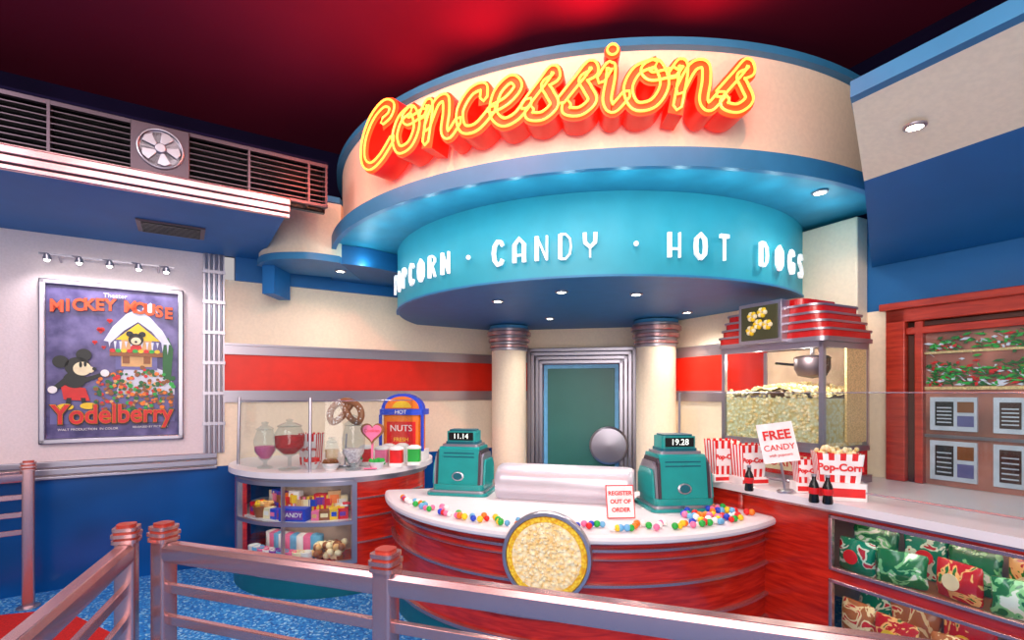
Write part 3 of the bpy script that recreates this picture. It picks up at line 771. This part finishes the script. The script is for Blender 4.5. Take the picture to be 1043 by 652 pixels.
m=MB(RW.M); m.box(wa,4.2,yf+.5,yf+.52,.16,.9,TAN); m.box(wa,4.2,yf+.07,yf+.5,.54,.58,C['brown']); m.box(wa,4.2,yf+.07,yf+.5,.16,.2,C['brown']); m.build('case_interior',g)
m=MB(RW.M); m.box(wa+.02,4.18,yf+.09,yf+.12,.89,.898,CASEFILL); m.box(wa+.02,4.18,yf+.09,yf+.12,.53,.538,CASEFILL); m.build('case_fill_strip',g)  # unseen glowing strips added to light the case
m=MB(RW.M); m.box(wa+.02,4.18,yf+.048,yf+.052,.2,.9,GLASS); m.build('case_glass',g)
def bagmat(name,c1,c2,c3):
    m,nt,b=newmat(name); N=nt.nodes; L=nt.links
    tc=N.new('ShaderNodeTexCoord'); no=N.new('ShaderNodeTexNoise'); no.inputs['Scale'].default_value=11; no.inputs['Distortion'].default_value=1.2
    L.new(tc.outputs['Object'],no.inputs['Vector']); r=N.new('ShaderNodeValToRGB'); r.color_ramp.interpolation='CONSTANT'
    e=r.color_ramp.elements; e[0].color=lin(c1); e[0].position=0; e[1].color=lin(c2); e[1].position=.53; x=e.new(.61); x.color=lin(c3)
    L.new(no.outputs['Fac'],r.inputs['Fac']); L.new(r.outputs['Color'],b.inputs['Base Color']); b.inputs['Roughness'].default_value=.2; b.inputs['Coat Weight'].default_value=.5
    return m
BG=[bagmat('bag_green',(24,112,58),(130,205,140),(235,245,235)),bagmat('bag_red',(195,26,26),(250,190,120),(50,120,40)),bagmat('bag_teal',(14,130,96),(215,235,215),(190,30,40)),bagmat('bag_caramel',(180,104,54),(248,220,170),(210,40,30))]
m=MB(RW.M)
i=0
for zb_ in (.585,.205):
    for rowy in(.34,.15):
        s_=wa+.1
        while s_<3.7:
            w=random.uniform(.085,.115); h=random.uniform(.17,.22)+(.04 if rowy>.3 else 0); h=min(h,.27)
            c=BG[[0,2,0,1][i%4]] if zb_>.5 else BG[[3,1,3,2][i%4]]
            T=TR((s_,yf+rowy+random.uniform(-.02,.02),zb_))@RZ(random.uniform(-18,18))
            prof=[(w*.97,0),(w*1.03,h*.1),(w*.95,h*.35),(w*.97,h*.65),(w*1.03,h*.9),(w*.97,h)]
            vs=[]
            for (a,z) in prof:
                th=.05*(1-abs(z/h-.45)*1.7)+.006
                for k in range(12):
                    t=2*math.pi*k/12; vs.append((a*math.copysign(abs(math.cos(t))**.5,math.cos(t)),th*math.sin(t),z))
            fs=[(q*12+k,q*12+(k+1)%12,(q+1)*12+(k+1)%12,(q+1)*12+k) for q in range(5) for k in range(12)]+[tuple(range(12)),tuple(range(60,72))]
            m.add(vs,fs,c,T)
            if i%2: m.lathe([(.0,-.003),(w*.4,-.003),(w*.4,.0),(.0,.0)],C[['red','cream','yellow','dkgreen'][(i//2)%4]],(0,0,0),16,T@TR((0,-.056,h*.5))@RX(-90))
            s_+=w*2+.015; i+=1
m.build('snack_bag_display')
g=group('counter_glass_guard',RW.M@Vector((1.6,-.95,.98)))
m=MB(RW.M); m.box(.45,4.1,-1.02,-1.015,1.03,1.6,GLASS); m.build('glass',g)
m=MB(RW.M); m.tube([(.45,-1.017,1.6),(4.1,-1.017,1.6)],.0035,CHR,6); m.tube([(.45,-1.017,1.03),(4.1,-1.017,1.03)],.006,CHR,6)
for s_ in(.45,2.9,4.1): m.tube([(s_,-1.017,.98),(s_,-1.017,1.6)],.009,CHR,8)
m.build('rails',g)
# ------------------------------------------------------------ popcorn machine
g=group('popcorn_machine',RW.M@Vector((1.08,-.53,.98)))
a,b=.68,1.48; y0,y1=-.8,-.27
m=MB(RW.M); m.rbox(a-.02,b+.02,y0-.02,y1+.02,.981,1.03,CHR,.03); m.rbox(a,b,y0,y1,1.03,1.2,RED,.03); m.rbox(a-.01,b+.01,y0-.01,y1+.01,1.2,1.235,CHR,.03); m.box(a+.08,b-.08,y0-.004,y0,1.06,1.17,C['cream'])
m.text('POPCORN',.09,RED,TR(((a+b)/2,y0-.006,1.115)),.002)
m.build('base',g)
m=MB(RW.M)
for s_ in(a+.015,b-.015):
    for yy in(y0+.015,y1-.015): m.box(s_-.015,s_+.015,yy-.015,yy+.015,1.235,1.93,CHR)
m.box(a,b,y0,y0+.03,1.9,1.94,CHR); m.box(a,b,y0,y0+.03,1.235,1.265,CHR); m.box(b-.03,b,y0,y1,1.9,1.94,CHR); m.box(a,b,y1-.02,y1,1.235,1.93,TAN)
m.box(b-.02,b-.004,y1-.26,y1-.03,1.26,1.9,GOLD)
m.build('cabinet_posts',g)
m=MB(RW.M); m.box(a+.03,b-.03,y0+.01,y0+.014,1.265,1.9,GLASS); m.box(b-.014,b-.01,y0+.03,y1-.27,1.265,1.9,GLASS); m.build('cabinet_glass',g)
m=MB(RW.M)
nx,ny=20,12; vs=[]
for i in range(nx+1):
    for j in range(ny+1):
        u=i/nx;v=j/ny; vs.append((a+.03+u*(b-a-.06),y0+.02+v*(y1-y0-.05),1.56+.07*math.sin(u*3)+.03*v+random.uniform(-.012,.012)))
m.add(vs,[(i*(ny+1)+j,(i+1)*(ny+1)+j,(i+1)*(ny+1)+j+1,i*(ny+1)+j+1) for i in range(nx) for j in range(ny)],POP)
m.box(a+.03,b-.03,y0+.02,y1-.03,1.236,1.56,POP)
for k in range(600):
    u=random.random(); v=random.random(); front=random.random()<.65
    if front: p=(a+.04+u*(b-a-.08),y0+.022,1.26+v*.36)
    else: p=(a+.04+u*(b-a-.08),y0+.03+v*(y1-y0-.07),1.575+.07*math.sin(u*3)+.03*v)
    m.sph(p,random.uniform(.01,.017),POP,6)
m.build('popcorn',g)
m=MB(RW.M)
T=TR((1.25,-.55,1.72)); m.lathe([(.0,-.02),(.09,0),(.115,.05),(.115,.12),(.12,.125),(.1,.14),(.0,.15)],CHRD,n=28,T=T); m.tube([T@Vector((0,0,.15)),T@Vector((0,0,.23))],.015,CHR,8); m.tube([T@Vector((-.11,0,.08)),T@Vector((-.25,-.05,.1))],.01,BLK,8)
m.build('kettle',g)
m=MB(RW.M)
z=1.94; 
m.rbox(a-.03,b+.03,y0-.03,y1+.03,z,z+.03,CHR,.06); z+=.03
for k in range(4):
    e=.0+.02*k
    m.rbox(a-.02-.01+e,b+.03-e,y0-.03+e*.5,y1+.02-e,z,z+.042,RED,.08,6); m.rbox(a-.04+e,b+.04-e,y0-.045+e*.5,y1+.03-e,z+.042,z+.056,CHR,.09,6); z+=.056
m.rbox(a+.15,b-.15,y0-.02+.05,y1-.1,z,z+.05,RED,.06)
m.build('hood',g)
m=MB(RW.M)
OLV=mat('olive_sign',(72,72,44),.4)
c_=(a+b)/2; m.box(c_-.17,c_+.17,y0-.09,y0+.0,1.95,2.24,CHR); m.box(c_-.145,c_+.145,y0-.096,y0-.09,1.975,2.215,OLV)
for q in((-.05,.05),(.03,.07),(.0,-.01),(.07,-.02),(-.06,-.05)):
    for t in range(6): m.sph((c_+q[0]+.022*math.cos(t),y0-.1,2.095+q[1]+.02*math.sin(t)),.018,C['yellow'] if t%2 else C['cream'],8)
m.build('popcorn_picture_sign',g,bevel=.004)
for p in((.9,-.66,1.84),(1.3,-.7,1.84)):
    l=bpy.data.lights.new('popper_lamp','POINT'); l.energy=6; l.color=(1,.88,.7); l.shadow_soft_size=0; o=bpy.data.objects.new('popper_lamp',l); S.collection.objects.link(o); o.location=RW.M@Vector(p)
carton(735,3.62,.981,.19,.24,rot=10,tray=.05,fill=False); carton(762,3.5,.981,.19,.22,rot=10,tray=.05,fill=False); carton(852,3.02,.981,.24,.17,rot=-20,tray=.1)
carton(822,3.2,.981,.15,.15,rot=-10,tray=.06,fill=False)
x,y=XY(797,3.15); m=MB(TR((x,y,1.17))@RZ(-10)@RY(-8))
m.add([(-.105,0,0),(.105,0,0),(.105,.06,.24),(-.105,.06,.24),(-.105,.006,0),(.105,.006,0),(.105,.066,.24),(-.105,.066,.24)],[(0,1,2,3),(4,7,6,5),(0,4,5,1),(1,5,6,2),(2,6,7,3),(3,7,4,0)],C['white'])
m.text('FREE',.08,C['red'],TR((0,.036,.165))@RX(-14),.002,off=.002); m.text('CANDY',.052,C['red'],TR((0,.018,.09))@RX(-14),.002); m.text('with popcorn',.025,C['red'],TR((0,.006,.045))@RX(-14),.001)
m.tube([(0,.03,-.188),(0,.03,.02)],.008,CHR,6); m.lathe([(.05,-.188),(.05,-.178),(.01,-.168)],CHR,(0,.03,0),16)
m.build('free_candy_sign')
for px,d in((763,3.22),(829,2.88),(843,2.84)):
    x,y=XY(px,d); m=MB(TR((x,y,.981)))
    m.lathe([(.024,0),(.027,.008),(.023,.045),(.027,.085),(.022,.105),(.011,.13),(.011,.15)],BLK,n=18); m.lathe([(.0258,.05),(.0282,.07),(.0282,.085)],C['red'],n=18); m.lathe([(.013,.148),(.013,.16),(.0,.161)],CHR,n=14)
    m.build('soda_bottle')
# ------------------------------------------------------------ right wall window
wa2,_=RW.ray(905,-.03)
g=group('window_1',RW.M@Vector((wa2+.8,0,.98)))
m=MB(RW.M)
a,b=wa2,4.0
m.box(a,a+.12,-.07,-.002,.981,2.2,WOODR); m.box(a,b,-.07,-.002,2.09,2.2,WOODR); m.box(a-.03,b,-.1,-.002,2.18,2.23,WOODR)
m.box(a+.17,a+.22,-.055,-.002,.981,2.09,WOODR); m.box(a+.12,b,-.055,-.002,2.0,2.05,WOODR); m.box(a+1.5,a+1.6,-.07,-.002,.981,2.09,WOODR)
m.box(a+.12,a+.17,-.03,-.002,.981,2.09,C['dkbrown']); m.box(a+.12,b,-.03,-.002,2.05,2.09,C['dkbrown'])
m.build('wood_frame',g,bevel=.006)
m=MB(RW.M)  # solid garlands, frames and backing standing in for reflections in the pane
m.box(a+.22,b,-.012,-.002,.981,2.0,mat('window_backing',(188,118,104),.3,var=.35,scale=4))
m.box(a+.22,b,-.03,-.012,1.86,1.875,GOLD); m.box(a+.22,b,-.03,-.012,1.62,1.64,GOLD); m.box(a+.22,b,-.03,-.012,1.3,1.32,CHR)
for k in range(900):
    s_=random.uniform(a+.24,a+1.5); z=random.choice((1.65,1.72,1.88))+abs(random.gauss(0,.05)); t=random.uniform(0,3.14); L_=random.uniform(.015,.04); w=.008
    if z>1.98: continue
    q=[(s_-L_*math.cos(t),z-L_*.4*math.sin(t)),(s_+w*math.sin(t),z-w),(s_+L_*math.cos(t),z+L_*.4*math.sin(t)),(s_-w*math.sin(t),z+w)]
    m.flat(q,-.02-.00002*k,C[random.choice(['dkgreen','green','green','snow','red','dkgreen'])],.004)
for ci in range(4):
    s_=a+.25+.33*ci
    for z,h in((1.35,.22),(1.02,.26)):
        m.box(s_,s_+.25,-.028,-.012,z,z+h,C['snow']); m.box(s_+.03,s_+.13,-.031,-.028,z+.03,z+h-.03,C['black'] if ci%2==0 else C['dkbrown']); m.box(s_+.15,s_+.235,-.031,-.028,z+.03,z+h*.45,C['lilac']); m.box(s_+.15,s_+.235,-.031,-.028,z+h*.55,z+h-.03,C['brown'])
        for q in range(5): m.box(s_+.04,s_+.12,-.033,-.031,z+.05+q*(h-.1)/5,z+.058+q*(h-.1)/5,C['snow'])
m.build('window_reflection_shapes',g)
m=MB(RW.M); m.box(a+.22,b,-.05,-.046,.981,2.0,GLASS); m.build('glass',g)
# ------------------------------------------------------------ poster
pa_,_=LW.ray(40); pb_,_=LW.ray(187)
g=group('movie_poster',LW.M@Vector(((pa_+pb_)/2,0,1.18)))
Wd=pb_-pa_; z0,z1=1.185,2.515; Hh=z1-z0
m=MB(LW.M)
for a,b,c,d in((pa_,pa_+.045,z0,z1),(pb_-.045,pb_,z0,z1),(pa_,pb_,z0,z0+.045),(pa_,pb_,z1-.045,z1)): m.box(a,b,-.05,-.002,c,d,CHR)
m.build('frame',g,bevel=.01)
pm,nt,b_=newmat('poster_night_sky'); N=nt.nodes; L=nt.links
tc=N.new('ShaderNodeTexCoord'); r=N.new('ShaderNodeValToRGB')
r.color_ramp.elements[0].color=lin((56,44,108)); r.color_ramp.elements[1].color=lin((124,112,170)); r.color_ramp.elements[0].position=.35; r.color_ramp.elements[1].position=.68
no=N.new('ShaderNodeTexNoise'); no.inputs['Scale'].default_value=7; no.inputs['Detail'].default_value=8
L.new(tc.outputs['Object'],no.inputs['Vector']); L.new(no.outputs['Fac'],r.inputs['Fac']); L.new(r.outputs['Color'],b_.inputs['Base Color']); b_.inputs['Roughness'].default_value=.35
m=MB(LW.M); m.box(pa_+.045,pb_-.045,-.02,-.002,z0+.045,z1-.045,pm)
def U_(u,v): return (pa_+u*Wd,z0+v*Hh)
def fl(pts,y,c): m.flat([U_(*p) for p in pts],y,C[c])
def el(u,v,ru,rv,y,c,a=0): x_,z_=U_(u,v); m.ell(x_,z_,ru*Wd,rv*Hh,y,C[c],a)
fl([(.5,.3),(.56,.47),(.7,.5),(.84,.46),(.93,.36),(.93,.3)],-.024,'snow')
fl([(.07,.3),(.2,.34),(.4,.36),(.93,.34),(.93,.12),(.07,.12)],-.0235,'lilac')
fl([(.5,.46),(.8,.46),(.8,.68),(.5,.68)],-.028,'lilac'); fl([(.54,.48),(.76,.48),(.76,.66),(.54,.66)],-.029,'tan')
fl([(.42,.64),(.48,.73),(.58,.82),(.66,.85),(.74,.81),(.84,.72),(.9,.63),(.84,.63),(.76,.71),(.66,.77),(.56,.71),(.47,.63)],-.033,'snow')
fl([(.5,.65),(.66,.76),(.82,.65)],-.031,'yellow')
fl([(.72,.74),(.78,.74),(.79,.87),(.71,.87)],-.030,'lilac'); fl([(.69,.86),(.75,.9),(.81,.86),(.8,.83),(.7,.83)],-.034,'snow')
for k in range(12): u=.45+.038*k; fl([(u,.64),(u+.02,.64),(u+.01,.6-.02*(k%3))],-.034,'snow')
for u in(.55,.7): fl([(u,.5),(u+.05,.5),(u+.05,.57),(u,.57)],-.032,'brown')
el(.645,.655,.055,.04,-.036,'black'); el(.6,.69,.026,.018,-.036,'black'); el(.69,.69,.026,.018,-.036,'black'); el(.645,.645,.036,.024,-.040,'cream'); el(.645,.64,.01,.007,-.043,'black'); el(.645,.60,.04,.022,-.036,'red')
fl([(.46,.545),(.84,.545),(.84,.575),(.46,.575)],-.037,'brown')
for k in range(9): el(.48+.04*k,.58,.02,.012,-.039,['red','green','yellow'][k%3])
fl([(.84,.42),(.9,.38),(.92,.6),(.88,.68),(.84,.6)],-.026,'dkgreen')
for u,v,s_ in((.4,.71,.028),(.46,.77,.02),(.36,.63,.018),(.42,.6,.015)): el(u-s_*.4,v,s_*.6,s_*.45,-.03,'red'); el(u+s_*.4,v,s_*.6,s_*.45,-.03,'red'); fl([(u-s_,v),(u+s_,v),(u,v-s_)],-.03,'red')
for k in range(240):
    u=random.uniform(.36,.92); v=random.uniform(.2,.49-.3*abs(u-.66)); s_=random.uniform(.6,1.2); el(u,v,.016*s_,.011*s_,-.036-.00004*k,random.choice(['green','dkgreen','red','orange','dkgreen','brown','tan','brown']))
fl([(.14,.36),(.3,.34),(.33,.26),(.16,.27)],-.048,'red')
el(.23,.39,.075,.05,-.049,'black'); el(.25,.47,.085,.06,-.052,'black'); el(.14,.50,.052,.038,-.052,'black'); el(.29,.545,.052,.038,-.052,'black')
el(.28,.46,.06,.042,-.056,'cream'); el(.33,.455,.03,.02,-.058,'cream'); el(.36,.46,.014,.01,-.061,'black'); el(.27,.485,.01,.018,-.061,'black'); el(.30,.49,.01,.018,-.061,'black')
fl([(.28,.4),(.42,.44),(.42,.42),(.29,.37)],-.051,'black'); el(.43,.435,.03,.022,-.054,'white')
fl([(.16,.4),(.08,.34),(.1,.32),(.19,.37)],-.051,'black'); el(.09,.33,.03,.022,-.054,'white')
fl([(.18,.28),(.21,.28),(.2,.23),(.17,.23)],-.051,'black'); fl([(.27,.28),(.3,.28),(.31,.24),(.28,.23)],-.051,'black'); el(.17,.225,.055,.02,-.054,'yellow'); el(.32,.23,.055,.02,-.054,'yellow')
def tx(s_,u,v,size,c,y=-.04,xs=1,off=0,rot=0):
    x_,z_=U_(u,v); m.text(s_,size,C[c] if isinstance(c,str) else c,TR((x_,y,z_))@RY(rot),.002,xs=xs,off=off)
ORG=mat('poster_title_orange',(240,84,40),.4)
t='MICKEY MOUSE'
for i,ch in enumerate(t):
    if ch==' ': continue
    u=.115+.070*i; v=.835+.028*math.sin(math.pi*i/11)
    tx(ch,u,v,.135,'dkbrown',-.036,.86,.007); tx(ch,u,v,.135,ORG,-.041,.86,.005)
tx('Yodelberry',.5,.17,.215,'dkbrown',-.058,.82,.013); tx('Yodelberry',.5,.173,.215,'yellow',-.062,.82,.007); tx('Yodelberry',.5,.173,.215,'red',-.067,.82,.005)
tx('WALT PRODUCTION  IN COLOR',.32,.085,.026,'white'); tx('RELEASED BY PICTURES',.75,.09,.024,'white'); tx('Theater',.5,.925,.05,'white')
m.build('print',g)
a,_=LW.ray(42); b,_=LW.ray(178)
g=group('picture_light_bar',LW.M@Vector(((a+b)/2,-.1,2.68)))
m=MB(LW.M); m.box(a,b,-.1,-.085,2.69,2.705,CHR)
for s_ in(a+.12,(a+b)/2,b-.12): m.tube([(s_,-.002,2.66),(s_,-.09,2.695)],.008,CHR,6)
m.build('bar',g); m=MB(LW.M); m2=MB(LW.M)
for i in range(5):
    s_=a+.06+i*(b-a-.12)/4
    m.tube([(s_-.05,-.1,2.7),(s_,-.15,2.69)],.005,CHR,6)
    m.lathe([(.0,.035),(.015,.03),(.03,-.01),(.026,-.01)],CHR,n=16,T=TR((s_,-.15,2.66))@RX(25)); m2.sph((s_,-.148,2.645),.02,LAMP,10)
    l=bpy.data.lights.new('picture_lamp','SPOT'); l.energy=5; l.spot_size=math.radians(120); l.spot_blend=.7; l.color=(1,.93,.94); l.shadow_soft_size=.03
    o=bpy.data.objects.new('picture_lamp',l); S.collection.objects.link(o); p=LW.M@Vector((s_,-.22,2.63)); o.location=p
    t_=LW.M@Vector((s_,0,2.0)); o.rotation_euler=(t_-p).to_track_quat('-Z','Y').to_euler()
m.build('shades',g); m2.build('bulbs',g)
# ------------------------------------------------------------ railings
def railing(P0,P1,posts,ht=.95):
    P0=Vector((*P0,0));P1=Vector((*P1,0)); fr=Fr((P0.x,P0.y),(P1.x-P0.x,P1.y-P0.y)); Ln=(P1-P0).length
    m=MB(fr.M)
    pr=[(-.028,-.04),(-.034,-.02),(-.034,.02),(-.02,.038),(.02,.038),(.034,.02),(.034,-.02),(.028,-.04)]
    vs=[(x,y,ht+z) for x in(0,Ln) for y,z in pr]
    m.add(vs,[(i,(i+1)%8,(i+1)%8+8,i+8) for i in range(8)]+[tuple(range(8)),tuple(range(8,16))],CHRP)
    for z in(ht-.15,ht-.28,ht-.41): m.box(0,Ln,-.012,.012,z-.02,z+.018,CHRP)
    for s_ in posts:
        m.rbox(s_-.036,s_+.036,-.036,.036,.01,ht+.04,CHRP,.012)
        m.lathe([(.07,0),(.07,.012),(.045,.02)],CHR,(s_,0,0),24)
        z=ht+.04
        for w,h in((.046,.014),(.04,.01),(.048,.014),(.04,.01),(.044,.014),(.032,.012)):
            m.rbox(s_-w,s_+w,-w,w,z,z+h,WOODR if w<.042 else CHRP,.02); z+=h
    m.build('queue_railing',bevel=.003)
p1=XY(167,2.11); p2=XY(393,1.76); dv=Vector((p2[0]-p1[0],p2[1]-p1[1])); L1=dv.length; dv.normalize()
railing(p1,(p1[0]+dv.x*3.4,p1[1]+dv.y*3.4),[0,L1,L1*2.9])
p1=XY(129,2.09); p2=XY(40,1.41); dv=Vector((p2[0]-p1[0],p2[1]-p1[1])).normalized()
railing(p1,(p1[0]+dv.x*1.4,p1[1]+dv.y*1.4),[0,1.3])
p1=XY(29,3.8); railing(p1,(p1[0]-.75,p1[1]-.62),[0,.95],.98)
# ------------------------------------------------------------ lights
def area(name,loc,tgt,e,size,col=(1,1,1),sy=None):
    l=bpy.data.lights.new(name,'AREA'); l.energy=e; l.size=size; l.color=col
    if sy: l.shape='RECTANGLE'; l.size_y=sy
    o=bpy.data.objects.new(name,l); S.collection.objects.link(o); o.location=loc
    o.rotation_euler=(Vector(tgt)-Vector(loc)).to_track_quat('-Z','Y').to_euler()
def spot(name,loc,tgt,e,ang,col,blend=.8,r=.05):
    l=bpy.data.lights.new(name,'SPOT'); l.energy=e; l.spot_size=math.radians(ang); l.spot_blend=blend; l.color=col; l.shadow_soft_size=r
    o=bpy.data.objects.new(name,l); S.collection.objects.link(o); o.location=loc
    o.rotation_euler=(Vector(tgt)-Vector(loc)).to_track_quat('-Z','Y').to_euler()
area('room_fill_light',(-.3,.3,3.6),(-.2,4,.6),115,2.2,(1,.9,.84))  # added general fill, out of view above the camera
area('room_fill_light',(-2.8,.9,3.6),(-3,4.4,1.0),46,1.4,(1,.9,.93))  # added fill for the left side, out of view overhead
area('rear_fill_light',(.3,-1.6,2.0),(.3,4,1.0),85,2.4,(1,.92,.87))  # added fill from behind the camera
for ph,e in((-42,26),(-26,75),(-9,110),(8,50)):
    f_=ring(cx,cy,2.2,ph); f2=ring(cx,cy,4.6,ph-4)
    spot('red_ceiling_fill',(f_.o.x,f_.o.y,ZF+.14),(f2.o.x,f2.o.y,ZC+.2),e,160,(1,.03,.04),blend=1,r=.15)  # added spots hidden behind the cap, reddening the ceiling like neon glow
spot('red_fascia_fill',(-.9,1.2,3.95),(-.5,3.4,3.45),260,60,(1,.14,.06))  # added spot tinting the fascia red in place of neon glow
spot('wing_fill_spot',(-.4,2.0,3.6),(-1.95,4.5,3.05),40,40,(1,.72,.64))  # added spot to brighten the side wing
w=bpy.data.worlds.new('world'); S.world=w; w.use_nodes=True
w.node_tree.nodes['Background'].inputs[0].default_value=(1,.92,.93,1); w.node_tree.nodes['Background'].inputs[1].default_value=.5
